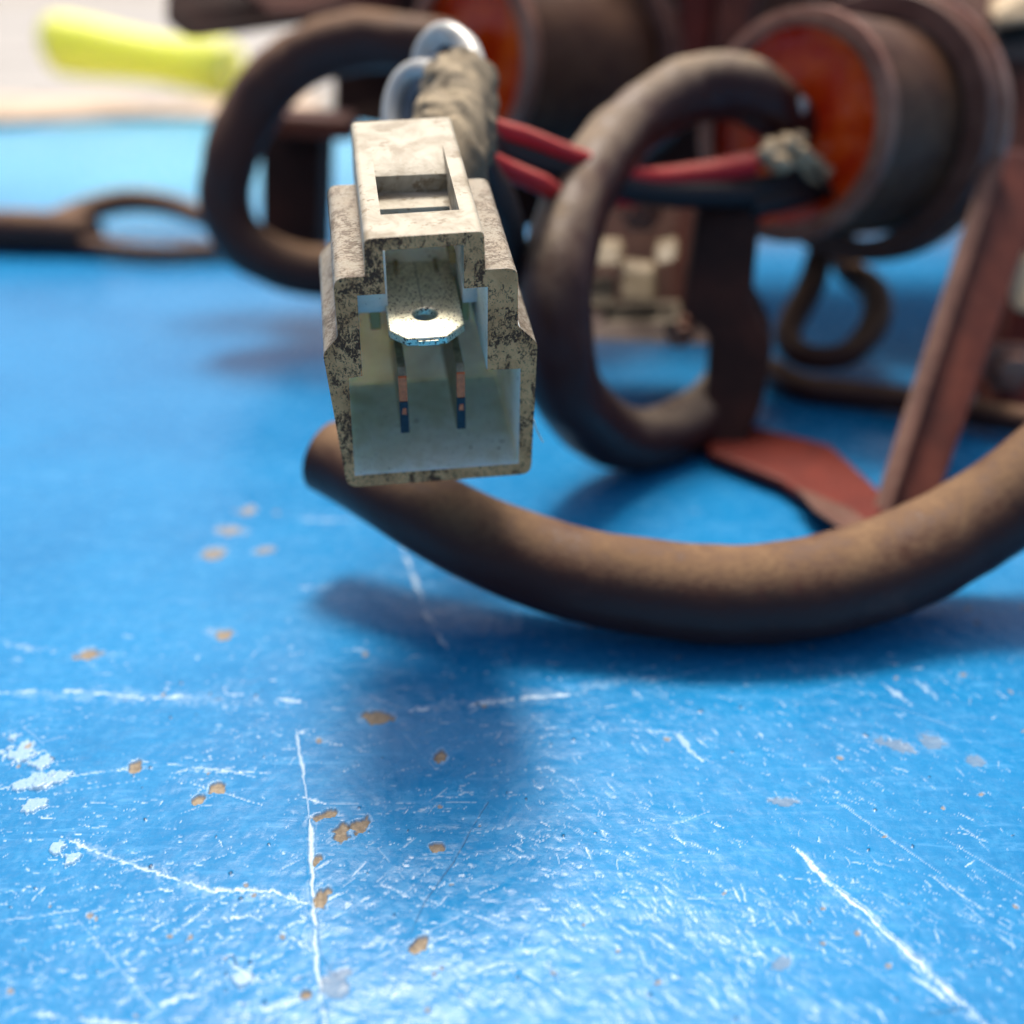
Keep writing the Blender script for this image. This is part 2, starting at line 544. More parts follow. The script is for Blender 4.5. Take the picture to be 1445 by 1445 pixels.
def build_table():
    NX, NY = 1150, 820
    Y = 4.2 * (26.0 / 4.2) ** (np.linspace(0, 1, NY) ** 1.0)
    dep = Y * cp + CAM_H * sp
    hw = dep * 0.50 + 0.25
    s = np.linspace(-1, 1, NX)
    X = hw[:, None] * s[None, :]
    YY = np.repeat(Y[:, None], NX, axis=1)
    scr = np.zeros((NY, NX), np.float32); chip = scr.copy(); scuff = scr.copy(); Z = scr.copy()
    nz1 = fbm(X * 9, YY * 9, 11, 3)
    nz2 = fbm(X * 30, YY * 30, 21, 2)

    def window(x0, x1, y0, y1):
        i0, i1 = np.searchsorted(Y, [y0, y1]); i0 = max(0, i0 - 1); i1 = min(NY, i1 + 1)
        if i1 - i0 < 2: return None
        h0, h1 = hw[i0], hw[i1 - 1]
        lo = min(x0 / h0, x0 / h1); hi = max(x1 / h0, x1 / h1)
        j0 = max(0, int((lo + 1) / 2 * (NX - 1)) - 1); j1 = min(NX, int((hi + 1) / 2 * (NX - 1)) + 2)
        if j1 - j0 < 2: return None
        return slice(i0, i1), slice(j0, j1)

    def line(pts, w, amt=1.0, arr=scr, breakup=0.5, depth=0.006, seed=0, world=False, lip=0.0):
        P = np.array(pts, float) if world else np.array([atz(a, b, 0)[:2] for a, b in pts])
        m = w * 3 + 0.05
        win = window(P[:, 0].min() - m, P[:, 0].max() + m, P[:, 1].min() - m, P[:, 1].max() + m)
        if win is None: return
        x = X[win] + (nz1[win] - .5) * w * 1.2; y = YY[win] + (nz2[win] - .5) * w * 1.2
        d = np.full(x.shape, 9.0); along = np.zeros(x.shape); L = 0
        for a, b in zip(P[:-1], P[1:]):
            e = b - a; le = np.hypot(*e)
            if le < 1e-6: continue
            t = np.clip(((x - a[0]) * e[0] + (y - a[1]) * e[1]) / le ** 2, 0, 1)
            dd = np.hypot(x - a[0] - t * e[0], y - a[1] - t * e[1])
            k = dd < d
            d = np.where(k, dd, d); along = np.where(k, L + t * le, along); L += le
        taper = np.clip(np.minimum(along, L - along) / (w * 3), .25, 1)
        wv = .55 + .9 * vnoise(along * 4.3 + seed, along * 0 + 3.3 * seed, 33)
        core = np.clip(1.6 - 1.6 * d / (w * .5 * taper * wv), 0, 1)
        if breakup:
            br = vnoise(along * 7 + seed * 3.1, along * 0 + seed, 31) * .6 + nz2[win] * .55
            core = core * np.clip((br - breakup) * 5, 0, 1) * .92
        arr[win] = np.maximum(arr[win], core * amt)
        Z[win] -= core * depth
        if lip: Z[win] += lip * np.exp(-((d - w * .7) / (w * .35)) ** 2)

    def blob(px, py, rx, ry, rot=0, amt=1.0, arr=chip, edge=.35, depth=0.02, ragged=1.0, world=None):
        if world is None:
            c = np.array(atz(px, py, 0)[:2])
            ax = np.array(atz(px + rx, py, 0)[:2]) - c
            ay = np.array(atz(px, py - ry, 0)[:2]) - c
            ra, rb = np.hypot(*ax), np.hypot(*ay)
        else:
            c = np.array(world); ra, rb = rx, ry
        m = max(ra, rb) * 1.8
        win = window(c[0] - m, c[0] + m, c[1] - m, c[1] + m)
        if win is None: return
        x, y = X[win] - c[0], YY[win] - c[1]
        ct, st = math.cos(rot), math.sin(rot)
        u, v = (x * ct + y * st) / ra, (-x * st + y * ct) / rb
        q = np.hypot(u, v) + (nz1[win] - .5) * 1.5 * ragged + (nz2[win] - .5) * .7 * ragged
        k = np.clip((1 - q) / .16, 0, 1)
        arr[win] = np.maximum(arr[win], k * amt)
        if arr is chip: scr[win] = np.maximum(scr[win], np.clip(1 - abs(q - 1.12) / .16, 0, 1) * edge)
        Z[win] -= k * depth

    # big scratches read off the photograph
    line([(418, 1030), (424, 1068), (430, 1105)], .034, .85, breakup=.3, seed=1)
    line([(430, 1100), (437, 1160)], .018, .6, breakup=.35, seed=2)
    line([(437, 1158), (440, 1240), (445, 1320), (452, 1390), (460, 1460)], .042, 1.0, breakup=.18, depth=.012, seed=3, lip=.003)
    line([(395, 1036), (450, 1030)], .05, .7, seed=4)
    line([(1118, 1193), (1150, 1226), (1180, 1255)], .05, .9, breakup=.3, seed=5)
    line([(1180, 1252), (1230, 1298), (1300, 1362), (1400, 1455)], .05, 1.0, breakup=.22, depth=.012, seed=6, lip=.003)
    line([(1280, 1372), (1345, 1418)], .03, .8, breakup=.3, seed=7)
    line([(-10, 977), (100, 974), (200, 984), (272, 982)], .055, .85, breakup=.38, seed=8)
    line([(310, 978), (362, 980)], .05, .8, breakup=.35, seed=9)
    line([(378, 984), (435, 992)], .05, .7, breakup=.4, seed=10)
    line([(575, 1002), (640, 997), (700, 989), (818, 978)], .06, .95, breakup=.42, seed=11)
    line([(820, 978), (930, 953)], .035, .5, breakup=.4, seed=12)
    line([(95, 1185), (200, 1225), (300, 1256), (385, 1258), (445, 1278)], .036, .85, breakup=.42, seed=13)
    line([(90, 1096), (190, 1084), (330, 1090), (372, 1098)], .022, .6, breakup=.38, seed=14)
    line([(190, 1072), (290, 1085), (390, 1092)], .022, .7, breakup=.45, seed=15)
    line([(240, 1096), (372, 1137)], .012, .55, breakup=.3, seed=16)
    line([(560, 745), (585, 820), (602, 868), (628, 915)], .065, .8, breakup=.42, seed=17)
    line([(598, 862), (610, 880)], .09, 1.0, breakup=.1, seed=18)
    line([(616, 896), (628, 914)], .08, 1.0, breakup=.1, seed=19)
    line([(1243, 963), (1287, 994)], .07, .65, breakup=.3, seed=20)
    line([(1288, 958), (1322, 984)], .07, .65, breakup=.3, seed=21)
    line([(930, 1005), (975, 1060), (1012, 1092)], .05, .55, breakup=.5, seed=22)
    line([(1180, 1130), (1330, 1235)], .012, .5, breakup=.4, seed=23)
    line([(1240, 1170), (1445, 1350)], .014, .45, breakup=.45, seed=24)
    line([(1330, 1245), (1460, 1335)], .02, .6, breakup=.45, seed=25)
    line([(420, 830), (460, 828)], .12, .6, breakup=.3, seed=26)
    line([(410, 732), (520, 735)], .10, .3, breakup=.3, seed=27)
    line([(0, 905), (80, 920)], .12, .5, breakup=.4, seed=28)
    line([(480, 918), (590, 914)], .05, .5, breakup=.5, seed=29)
    line([(0, 1300), (60, 1292), (115, 1283)], .014, .5, breakup=.3, seed=30)
    line([(200, 1425), (240, 1412), (290, 1402)], .045, .9, breakup=.3, seed=31)
    line([(320, 1440), (430, 1408)], .05, .85, breakup=.4, seed=32)
    line([(20, 1425), (120, 1440), (220, 1450)], .05, .8, breakup=.4, seed=33)
    line([(385, 1308), (440, 1340)], .035, .8, breakup=.4, seed=34)
    line([(395, 1262), (440, 1275)], .06, .8, breakup=.4, seed=35)
    for a in ((320, 1352, 362, 1392), (340, 1372, 372, 1388)):
        line([(a[0], a[1]), (a[2], a[3])], .045, 1.0, breakup=.25, seed=a[0])
    # soft rubbed halo under the deepest scratches
    for pts, w in (([(437, 1158), (440, 1240), (445, 1320), (452, 1390), (460, 1460)], .13), ([(1118, 1193), (1180, 1252), (1300, 1362), (1400, 1455)], .14), ([(95, 1185), (200, 1225), (300, 1256), (445, 1278)], .14), ([(0, 978), (200, 984), (430, 992)], .2), ([(575, 1002), (700, 989), (930, 953)], .2)):
        line(pts, w, .2, breakup=.42, depth=.002, seed=60)
    # bundles of fine parallel rubs
    g = np.random.default_rng(15)
    for k in range(230):
        px, py = g.uniform(-60, 1500), 900 + 580 * g.random() ** .8
        c0 = np.array(atz(px, py, 0)[:2])
        base = (R(12) if px < 760 else R(-42)) + g.normal() * .3
        spread = g.uniform(.08, .35)
        for q in range(int(g.integers(6, 26))):
            c = c0 + g.normal(size=2) * spread * np.array([1.3, 1.0])
            a = base + g.normal() * .12
            e = np.array([math.cos(a), math.sin(a)]) * g.gamma(1.5, .018)
            line([c - e, c + e], g.uniform(.010, .030), g.uniform(.15, .7), breakup=.3, depth=.003, seed=q + k, world=True)
    # thin dark scores
    line([(690, 1130), (640, 1215), (600, 1272), (575, 1330), (540, 1380)], .012, .6, scuff, .35, .006, 41)
    line([(300, 1358), (330, 1350), (345, 1372), (372, 1388)], .026, .9, scuff, .3, .008, 42)
    line([(1300, 1434), (1375, 1419)], .022, .6, scuff, .2, .006, 43)
    line([(410, 1384), (440, 1376)], .02, .5, scuff, .3, .006, 44)
    line([(480, 1385), (455, 1350), (445, 1300)], .012, .4, scuff, .4, .004, 45)
    line([(760, 1330), (790, 1390)], .016, .4, scuff, .4, .004, 46)
    # bare tan chips
    for b in ((530, 1013, 22, 9, 0), (622, 1068, 11, 10, 0), (480, 1178, 17, 12, .5), (510, 1163, 16, 8, .9), (315, 893, 17, 7, .2),
              (128, 922, 15, 7, 0), (191, 1081, 9, 7, 0), (455, 1268, 10, 14, 0), (596, 1328, 10, 15, -.5), (455, 1150, 20, 5, .3),
              (325, 748, 16, 6, 0), (300, 780, 14, 7, .3), (306, 1113, 10, 7, .5), (279, 1128, 8, 5, 0), (430, 1403, 9, 7, 0),
              (448, 1213, 7, 6, 0), (617, 1196, 11, 6, .4), (375, 777, 14, 4, 0), (352, 720, 10, 5, 0)):
        blob(*b[:4], rot=b[4], amt=.97 if b[1] > 850 else .85)
    for b in ((1100, 1360, 10, 16, -.8), (1265, 1050, 30, 8, -.4), (1310, 1045, 16, 12, 0), (1378, 1075, 10, 8, 0), (470, 1385, 20, 30, 0), (1105, 1130, 18, 6, 0)):
        blob(*b[:4], rot=b[4], amt=.38, edge=.15, depth=.004)
    # flaked white patches on the left
    for b in ((28, 1060, 20, 13, .7), (55, 1078, 15, 9, -.5), (40, 1105, 22, 10, .5), (72, 1100, 20, 10, .7), (50, 1135, 16, 9, .9), (82, 1195, 10, 8, 0), (100, 1215, 12, 10, .5), (15, 1040, 15, 8, 0), (348, 1380, 12, 9, 0)):
        blob(*b[:4], rot=b[4], amt=.5, arr=scr, depth=-.016, ragged=1.5)
    # numberless small flecks: rubbed-through paint, and sky glints put into the colour
    g = np.random.default_rng(5)
    n = 0
    while n < 1500:
        px, py = g.uniform(-40, 1485), 860 + 620 * g.random() ** .75
        dens = fbm(np.array([px / 170.]), np.array([py / 120.]), 77, 3)[0]
        if g.random() > np.clip((dens - .32) * 3.4, .05, 1): continue
        n += 1
        c = np.array(atz(px, py, 0)[:2])
        base = R(14) if px < 700 else R(-35 - 20 * g.random())
        a = base + g.normal() * .45
        ln = g.gamma(1.3, .014) + .006
        w = g.uniform(.016, .042)
        e = np.array([math.cos(a), math.sin(a)]) * ln
        line([c - e, c + e], w, g.uniform(.3, .95), breakup=.24, depth=.005, seed=n, world=True)
    for k in range(60):
        px, py = g.uniform(0, 1445), g.uniform(700, 1440)
        blob(px, py, g.uniform(2, 5), g.uniform(1.5, 4), g.uniform(0, 3), .8, edge=.3, depth=.006)
    for k in range(70):
        px, py = g.uniform(0, 1445), g.uniform(950, 1440)
        blob(px, py, g.uniform(1.2, 3), g.uniform(1, 2.5), g.uniform(0, 3), .8, arr=scuff, depth=-.008)
    for k in range(45):                                    # long faint hairlines
        px, py = g.uniform(0, 1445), g.uniform(900, 1440)
        c = np.array(atz(px, py, 0)[:2]); a = g.uniform(-1.0, .6); e = np.array([math.cos(a), math.sin(a)]) * g.uniform(.2, .7)
        line([c - e, c + e * .2 + g.normal(size=2) * .02, c + e], .010, g.uniform(.25, .55), breakup=.4, depth=.003, seed=k + 900, world=True)

    Z += (fbm(X * 2.2, YY * 2.2, 51, 4) - .5) * .022 + (nz1 - .5) * .007
    fade = np.clip((1 - np.abs(s))[None, :] * 30, 0, 1) * np.clip(np.linspace(0, 1, NY)[:, None] * 30, 0, 1) * np.clip((1 - np.linspace(0, 1, NY))[:, None] * 14, 0, 1)
    Z = Z * fade
    co = np.stack([X, YY - 14.0, Z + 2.5], -1).reshape(-1, 3).astype(np.float32)
    me = bpy.data.meshes.new('painted_surface')
    me.vertices.add(NX * NY)
    me.vertices.foreach_set('co', co.ravel())
    ii, jj = np.meshgrid(np.arange(NY - 1), np.arange(NX - 1), indexing='ij')
    a = (ii * NX + jj).ravel()
    quads = np.stack([a, a + 1, a + NX + 1, a + NX], -1).astype(np.int32)
    nf = len(quads)
    me.loops.add(nf * 4); me.polygons.add(nf)
    me.loops.foreach_set('vertex_index', quads.ravel())
    me.polygons.foreach_set('loop_start', np.arange(0, nf * 4, 4, dtype=np.int32))
    me.update(calc_edges=True)
    for nm, ar in (('scratch', scr), ('chip', chip), ('scuff', scuff)):
        at_ = me.attributes.new(nm, 'FLOAT', 'POINT')
        at_.data.foreach_set('value', ar.ravel().astype(np.float32))
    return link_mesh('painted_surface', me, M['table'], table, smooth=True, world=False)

build_table()
TABLE_END = 50.0
def board():
    bm = bmesh.new()
    xs = [-70, 70]
    pts = [(-70, -25), (70, -25), (70, TABLE_END + .5), (-2, TABLE_END - .3), (-9, TABLE_END + .6), (-14, TABLE_END - .8), (-19, TABLE_END - 3.2), (-24, TABLE_END + .2), (-30, TABLE_END), (-70, TABLE_END - 1)]
    poly_prism(bm, pts, lambda x, y, d: (x, y, d), -2.5, -0.06)
    o = link_mesh('board', from_bm(bm, 'board'), [M['table']], table, smooth=False)
    bm = bmesh.new()                                    # the same paint carried on around the modelled patch, flush with it
    hw = lambda y: (y * cp + CAM_H * sp) * .5 + .25 - .03
    poly_prism(bm, pts, lambda x, y, d: (x, y, d), -0.058, -0.003, [(-hw(4.23), 4.23), (hw(4.23), 4.23), (hw(25.97), 25.97), (-hw(25.97), 25.97)])
    link_mesh('painted_border', from_bm(bm, 'painted_border'), [M['table']], table, smooth=False)
    return bevel(o, .15, 2)
board()

# ------------------------------------------------------------------ far setting: yard floor and pale panelled wall
bm = bmesh.new()
for c in ((-4000, -3000), (4000, -3000), (4000, 9000), (-4000, 9000)):
    bm.verts.new((c[0], c[1], -76))
bm.faces.new(bm.verts[:])
fl = link_mesh('ground', from_bm(bm, 'ground'), M['concrete'], smooth=False, world=False); fl['kind'] = 'structure'

src = None
for i in range(15):
    for j in range(16):
        if src is None:
            bm = bmesh.new(); bmesh.ops.create_cube(bm, size=1)
            bmesh.ops.scale(bm, vec=(78.6, 98.6, 5), verts=bm.verts[:])
            me = from_bm(bm, 'paving_slab'); me.materials.append(M['paving'])
            src = bpy.data.objects.new('paving_slab', me); o = src
            bevel(o, .8, 2)
        else:
            o = src.copy()
        COL.objects.link(o); o.parent = fl
        o.location = (-1050 + i * 80, 650 + j * 100 + (i % 2) * 40, -74.6 + .5 * math.sin(i * 7.3 + j * 3.1))

# ------------------------------------------------------------------ tan cloth and neon handle at the far end of the table
def cloth():
    nx, ny = 90, 24
    vs, fs = [], []
    for j in range(ny):
        for i in range(nx):
            u, v = i / (nx - 1), j / (ny - 1)
            x = -32 + 24 * u; y = TABLE_END - 3.2 + 5.0 * v + 1.1 * math.sin(u * 9 + 1) * (1 - v)
            z = 0.12 + 0.5 * (math.sin(v * math.pi) ** .7) * (0.75 + .35 * math.sin(u * 13 + 2 * v) + .2 * math.sin(u * 29 + v * 4))
            vs.append((x, y, max(.05, z)))
    for j in range(ny - 1):
        for i in range(nx - 1):
            a = j * nx + i; fs.append((a, a + 1, a + nx + 1, a + nx))
    me = bpy.data.meshes.new('cloth'); me.from_pydata(vs, [], fs)
    o = link_mesh('cloth', me, M['cloth'])
    s = o.modifiers.new('thick', 'SOLIDIFY'); s.thickness = .12; s.offset = 1
    return tag(o, 'rumpled tan cloth lying along the far end of the blue table', 'cloth')
cloth()
dN = 50.0
nh = tube('handle', [at(62, 62, dN), at(80, 62, dN), at(120, 68, dN), at(170, 76, dN - .3), at(220, 84, dN - .6), at(270, 92, dN - .9), at(318, 98, dN - 1.2), at(338, 100, dN - 1.3)],
          [.8, 1.25, 1.3, 1.15, 1.05, 1.1, 1.3, 1.0], M['neon'], None, seg=24, cap=.6)
tag(nh, 'neon yellow-green plastic handle lying on the tan cloth', 'tool handle')

# ------------------------------------------------------------------ white wire connector
def con_frame(yaw, pit, roll):
    y, p, r = R(yaw), R(pit), R(roll)
    f = Vector((math.sin(y) * math.cos(p), -math.cos(y) * math.cos(p), -math.sin(p)))
    r0 = Vector((math.cos(y), math.sin(y), 0))
    u0 = r0.cross(-f)
    return f, r0 * math.cos(r) + u0 * math.sin(r), -r0 * math.sin(r) + u0 * math.cos(r)
fV, rV, uV = con_frame(9, 14, 1)
CO = at(600, 478, 8.85)
con = thing('wire_connector', 'dirty white plastic wire connector with three metal blades, hanging above the blue table', 'connector', CO)
con.rotation_mode = 'QUATERNION'
ROT = Matrix((( rV.x, -fV.x, uV.x), (rV.y, -fV.y, uV.y), (rV.z, -fV.z, uV.z)))     # local x right, y to the rear, z up
con.rotation_quaternion = ROT.to_quaternion()
MW = Matrix.Translation(CO) @ ROT.to_4x4()
def L(r, u, f): return MW @ Vector((r, -f, u))
def conpart(name, bm_or_me, mats, parent=None, smooth=False):
    me = from_bm(bm_or_me, name) if isinstance(bm_or_me, bmesh.types.BMesh) else bm_or_me
    return link_mesh(name, me, mats, parent or con, smooth=smooth, world=False)
def to_local(me):
    me.transform(MW.inverted()); return me
fm = lambda x, y, d: (x, -d, y)

def solid(outline, d0, d1, hole=None):
    bm = bmesh.new(); poly_prism(bm, outline, fm, d0, d1, hole); return from_bm(bm, 'solid')

def boolean(base, others, op='UNION'):
    o = bpy.data.objects.new('tmp', base); COL.objects.link(o)
    kill = [o]
    for m in others:
        b = bpy.data.objects.new('tmp', m); COL.objects.link(b); kill.append(b)
        md = o.modifiers.new('b', 'BOOLEAN'); md.operation = op; md.solver = 'EXACT'; md.object = b
    dg = bpy.context.evaluated_depsgraph_get(); dg.update()
    me = bpy.data.meshes.new_from_object(o.evaluated_get(dg))
    for k in kill: bpy.data.objects.remove(k)
    return me

FRONT, BACK, HB = 0.12, -1.5, -2.1
body = round_poly([(-.735, -1.385), (.89, -1.395), (.90, -.03), (.735, .14), (.725, .655), (-.685, .655), (-.69, .14), (-.82, 0.0)],
                  [.11, .10, .05, .03, .09, .09, .03, .05])
cavity = [(-.66, -1.255), (.775, -1.265), (.765, -.27), (.49, -.262), (.49, .505), (-.515, .495), (-.525, -.235), (-.635, -.25)]
bodym = solid(body, BACK, FRONT)
hoodblk = solid(round_poly([(-.45, .5), (.475, .5), (.46, .975), (-.435, .96)], [0, 0, .05, .05]), HB, FRONT - .001)
m1 = boolean(bodym, [hoodblk])
cav = solid(cavity, -1.28, FRONT + .1)
slot = solid([(-.30, .3), (.305, .3), (.305, .87), (-.30, .86)], -.90, FRONT + .1)          # opening under the bar
# window through the hood roof with its sloped ramp, drawn as a side view and extruded across
def side(outline, r0, r1):
    bm = bmesh.new(); poly_prism(bm, outline, lambda x, y, d: (d, -x, y), r0, r1); return from_bm(bm, 'side')
win = side([(-.26, 1.2), (-.26, .70), (-1.2, .70), (-1.2, .85), (-1.52, .975), (-1.6, 1.2)], -.287, .318)
under = side([(BACK - .0, .3), (BACK - .0, .62), (-2.3, .62), (-2.3, .3)], -.6, .6)          # nothing under the hood's tail
m2 = boolean(m1, [cav, slot, win], 'DIFFERENCE')
bm = bmesh.new(); bm.from_mesh(m2)
bmesh.ops.dissolve_limit(bm, angle_limit=R(1.5), verts=bm.verts[:], edges=bm.edges[:])
bmesh.ops.recalc_face_normals(bm, faces=bm.faces[:])
m2.clear_geometry(); bm.to_mesh(m2); bm.free()
m2.materials.clear()
housing = conpart('housing', m2, [M['outer'], M['front'], M['inner'], M['hood']])
for p in m2.polygons:
    c, n = p.center, p.normal
    inside = -.67 < c.x < .78 and -1.28 < c.z < .60 and c.y < 1.29 and c.y > -.1199
    if n.y < -.9 and c.y < -.08: p.material_index = 1
    elif inside: p.material_index = 2
    elif c.z > .66: p.material_index = 3
    else: p.material_index = 0
bevel(housing, .038, 3, 40)
housing.modifiers['bevel'].harden_normals = False
for p in m2.polygons: p.use_smooth = True
wnm = housing.modifiers.new('wn', 'WEIGHTED_NORMAL'); wnm.keep_sharp = True

# ribs inside the cavity
def cbox(name, r0, r1, u0, u1, f0, f1, mat, parent=None, w=.012):
    bm = bmesh.new(); poly_prism(bm, [(r0, u0), (r1, u0), (r1, u1), (r0, u1)], fm, f0, f1)
    return bevel(conpart(name, bm, mat, parent), w, 2)
cbox('partition', -.54, -.26, -.06, .52, -1.29, -.55, M['inner'])
cbox('partition', .37, .52, -.02, .52, -1.29, -.55, M['inner'])
cbox('rib', -.42, -.33, -.26, -.055, -1.285, -.60, M['amberplastic'])
cbox('rib', .375, .435, -.24, -.015, -1.285, -.62, M['amberplastic'])
cbox('rib', .0, .05, -.55, -.12, -1.29, -1.05, M['inner'])
cbox('rib', -.31, -.24, .10, .52, -1.30, -1.02, M['amberplastic'])
cbox('rib', .31, .385, .10, .52, -1.30, -1.02, M['amberplastic'])

# upper blade: tinned tab with a hole, a fold seam and a rolled front edge
def blade():
    bm = bmesh.new()
    w0, w1 = -.285, .345
    ol = [(w0, 1.6), (w0, .165), (w0 + .14, .015), (w1 - .165, .015), (w1, .19), (w1, 1.6)]
    hole = [(.035 + .1 * math.cos(k * math.pi / 14), .385 + .1 * math.sin(k * math.pi / 14)) for k in range(28)]
    poly_prism(bm, ol, lambda x, y, d: (x, y, d), -.075, 0.0, hole)
    return from_bm(bm, 'blade')
bl = bevel(conpart('blade_terminal', blade(), M['tab']), .014, 2, 40)
bm = bmesh.new()
poly_prism(bm, [(.0215, .49), (.0265, .49), (.022, 1.6), (.014, 1.6)], lambda x, y, d: (x, y, d), -.01, .0022)
conpart('fold_seam', bm, M['black'], bl)
for (a, b) in ((-.165, -.125), (.185, .225)):
    bm = bmesh.new(); poly_prism(bm, [(a, 1.08), (b, 1.08), (b, 1.55), (a, 1.55)], lambda x, y, d: (x, y, d), -.02, .035)
    bevel(conpart('crimp_rib', bm, M['pin'], bl), .012, 2)
bm = bmesh.new(); poly_prism(bm, [(-.06, -.067), (.115, -.067), (.115, -.022), (-.06, -.022)], fm, -.03, .0)
bevel(conpart('front_lip', bm, M['tab'], bl), .008, 2)

# lower blades on edge, orange reflection painted on the cut fronts
for r in (-.20, .285):
    bm = bmesh.new()
    poly_prism(bm, [(1.3, -.30), (.075, -.30), (.012, -.36), (.012, -.90), (.07, -.97), (1.3, -.97)], lambda x, y, d: (d, x, y), r - .034, r + .034)
    pn = bevel(conpart('blade_terminal', bm, M['pin']), .010, 2)
    bm = bmesh.new(); poly_prism(bm, [(r - .036, -.60), (r + .036, -.60), (r + .036, -.355), (r - .036, -.355)], lambda x, y, d: (x, d, y), -.004, .03)
    bevel(conpart('orange_glint_edge', bm, M['orange_glint'], pn), .008, 2)
    bm = bmesh.new(); poly_prism(bm, [(r - .02, -.73), (r + .022, -.735), (r + .02, -.665), (r - .014, -.67)], lambda x, y, d: (x, d, y), -.008, .03)
    bevel(conpart('orange_glint_edge', bm, M['orange_glint'], pn), .006, 2)
    bm = bmesh.new(); poly_prism(bm, [(r - .037, -.93), (r + .037, -.93), (r + .037, -.601), (r - .037, -.601)], lambda x, y, d: (x, d, y), -.003, .03)
    bevel(conpart('tarnished_edge', bm, M['bluesteel'], pn), .008, 2)
    lump('dirt_crumb', (r + .018, .0, -.93), (.03, .015, .03), M['bluesteel'], pn, 2, .4, 3)

def contube(name, pts, rad, mat, parent=None, **kw):
    me = to_local(tube_mesh(pts, rad, **kw))
    return autosmooth(conpart(name, me, mat, parent, smooth=True), 60)
# stray fibre at the right edge
contube('fibre', [L(.9, -.82, .1), L(.93, -.93, .11), L(.985, -1.05, .12)], .006, M['hair'], seg=6, cap=.2)
# sleeve and milky wires behind
slv = contube('sleeve', [at(610, 300, 10.4), at(632, 235, 10.75), at(642, 190, 11.05), at(647, 150, 11.35), at(650, 112, 11.7)], [.37, .40, .41, .39, .35], M['sleeve'], seg=48, n=16, cap=.12, lumps=.32, lf=5.0)
for k, (a, b, d, s) in enumerate(((628, 112, 11.55, .13), (650, 104, 11.6, .12), (672, 108, 11.6, .14), (690, 128, 11.5, .10), (640, 128, 11.3, .12), (612, 140, 11.2, .10), (668, 138, 11.3, .13))):
    lump('crusted_dirt', MW.inverted() @ at(a, b, d), (s, s * .8, s * .7), M['tan'], slv, 3, .35, k + 50)
contube('wire', [at(660, 135, 11.6), at(670, 100, 11.8), at(660, 66, 12.1), at(628, 46, 12.3), at(602, 66, 12.5), at(592, 108, 12.6), at(590, 150, 12.6)], .125, M['clearwire'], seg=14)
contube('wire', [at(640, 130, 11.6), at(618, 104, 11.8), at(585, 100, 12.0), at(562, 122, 12.1), at(553, 165, 12.1), at(560, 230, 12.0)], .115, M['clearwire'], seg=14)
contube('wire', [at(630, 135, 11.8), at(612, 116, 11.9), at(590, 128, 12.05), at(580, 165, 12.1), at(585, 230, 12.0)], .12, M['greywire'], seg=14)
contube('wire', [at(655, 140, 11.7), at(645, 100, 11.9), at(628, 88, 12.1), at(612, 100, 12.3), at(607, 150, 12.4)], .10, M['greywire'], seg=14)
# black and red wires run from the sleeve over to the coil
contube('wire', [at(668, 150, 11.4), at(692, 178, 12.1), at(740, 193, 12.6), at(815, 222, 13.2), at(900, 250, 14.0), at(985, 246, 14.6), at(1062, 232, 14.9)], [.10, .11, .11, .11, .13, .16, .17], M['redwire'], seg=16)
contube('wire', [at(655, 200, 11.2), at(700, 232, 12.0), at(760, 258, 12.6), at(800, 275, 13.2), at(900, 280, 14.2), at(1000, 262, 14.8)], .115, M['redwire'], seg=16)
contube('wire', [at(665, 175, 11.3), at(690, 205, 12.3), at(750, 226, 12.9), at(830, 252, 13.5), at(930, 272, 14.3), at(1060, 275, 15.0)], .19, M['blackwire'], seg=16)
contube('wire', [at(655, 205, 11.2), at(676, 250, 11.6), at(700, 285, 12.1), at(712, 330, 12.6), at(716, 400, 13.2)], .24, M['blackwire'], seg=16)

# ------------------------------------------------------------------ thick dusty rubber cable in front
hose = tube('rubber_cable', [atz(460, 642, 1.34), atz(498, 660, 1.28), atz(570, 702, 1.13), atz(680, 762, .86), atz(820, 812, .63), atz(1000, 838, .52), atz(1130, 832, .52), atz(1250, 800, .62),
     atz(1350, 752, .85), atz(1445, 690, 1.25), atz(1560, 590, 1.9), atz(1700, 440, 2.9)],
    [.40, .42, .44, .46, .48, .50, .51, .51, .51, .51, .51, .51], M['hose'], None, seg=48, n=20, cap=.16, lumps=.05, lf=1.5)
tag(hose, 'thick brown dusty rubber cable curving across the table in front of the coils', 'cable')

# ------------------------------------------------------------------ ignition coils
AX = (at(1250, 186, 17.3) - at(1115, 180, 15.5)).normalized()
def coil(name, label, c, R0, length, leadpts, leadr, leadmat):
    t = thing(name, label, 'ignition coil', c, 'amber filled ignition coils')
    lathe('can', c, AX, [(.0, R0), (.05, R0 + .02), (length, R0 + .03), (length + .08, R0 - .05), (length + .08, R0 - .6), (.5, R0 - .6), (.5, R0 - .12), (0.0, R0 - .12), (.0, R0)], M['can'], t, 72)
    lathe('rim', c - AX * .04, AX, [(0.0, R0 - .20), (-.04, R0 - .08), (-.0, R0 + .05), (.12, R0 + .07), (.20, R0 + .03), (.20, R0 - .13), (0.0, R0 - .20)], M['rim'], t, 72)
    lathe('resin', c, AX, [(.25, .02), (.26, R0 * .45), (.30, R0 * .72), (.27, R0 - .22), (.20, R0 - .121), (.55, R0 - .121), (.55, .02)], M['resin'], t, 72, 60)
    tube('lead', leadpts, leadr, leadmat, t, seg=40, n=16, cap=.14, lumps=.10, lf=1.6)
    return t
cR = at(1115, 180, 15.5)
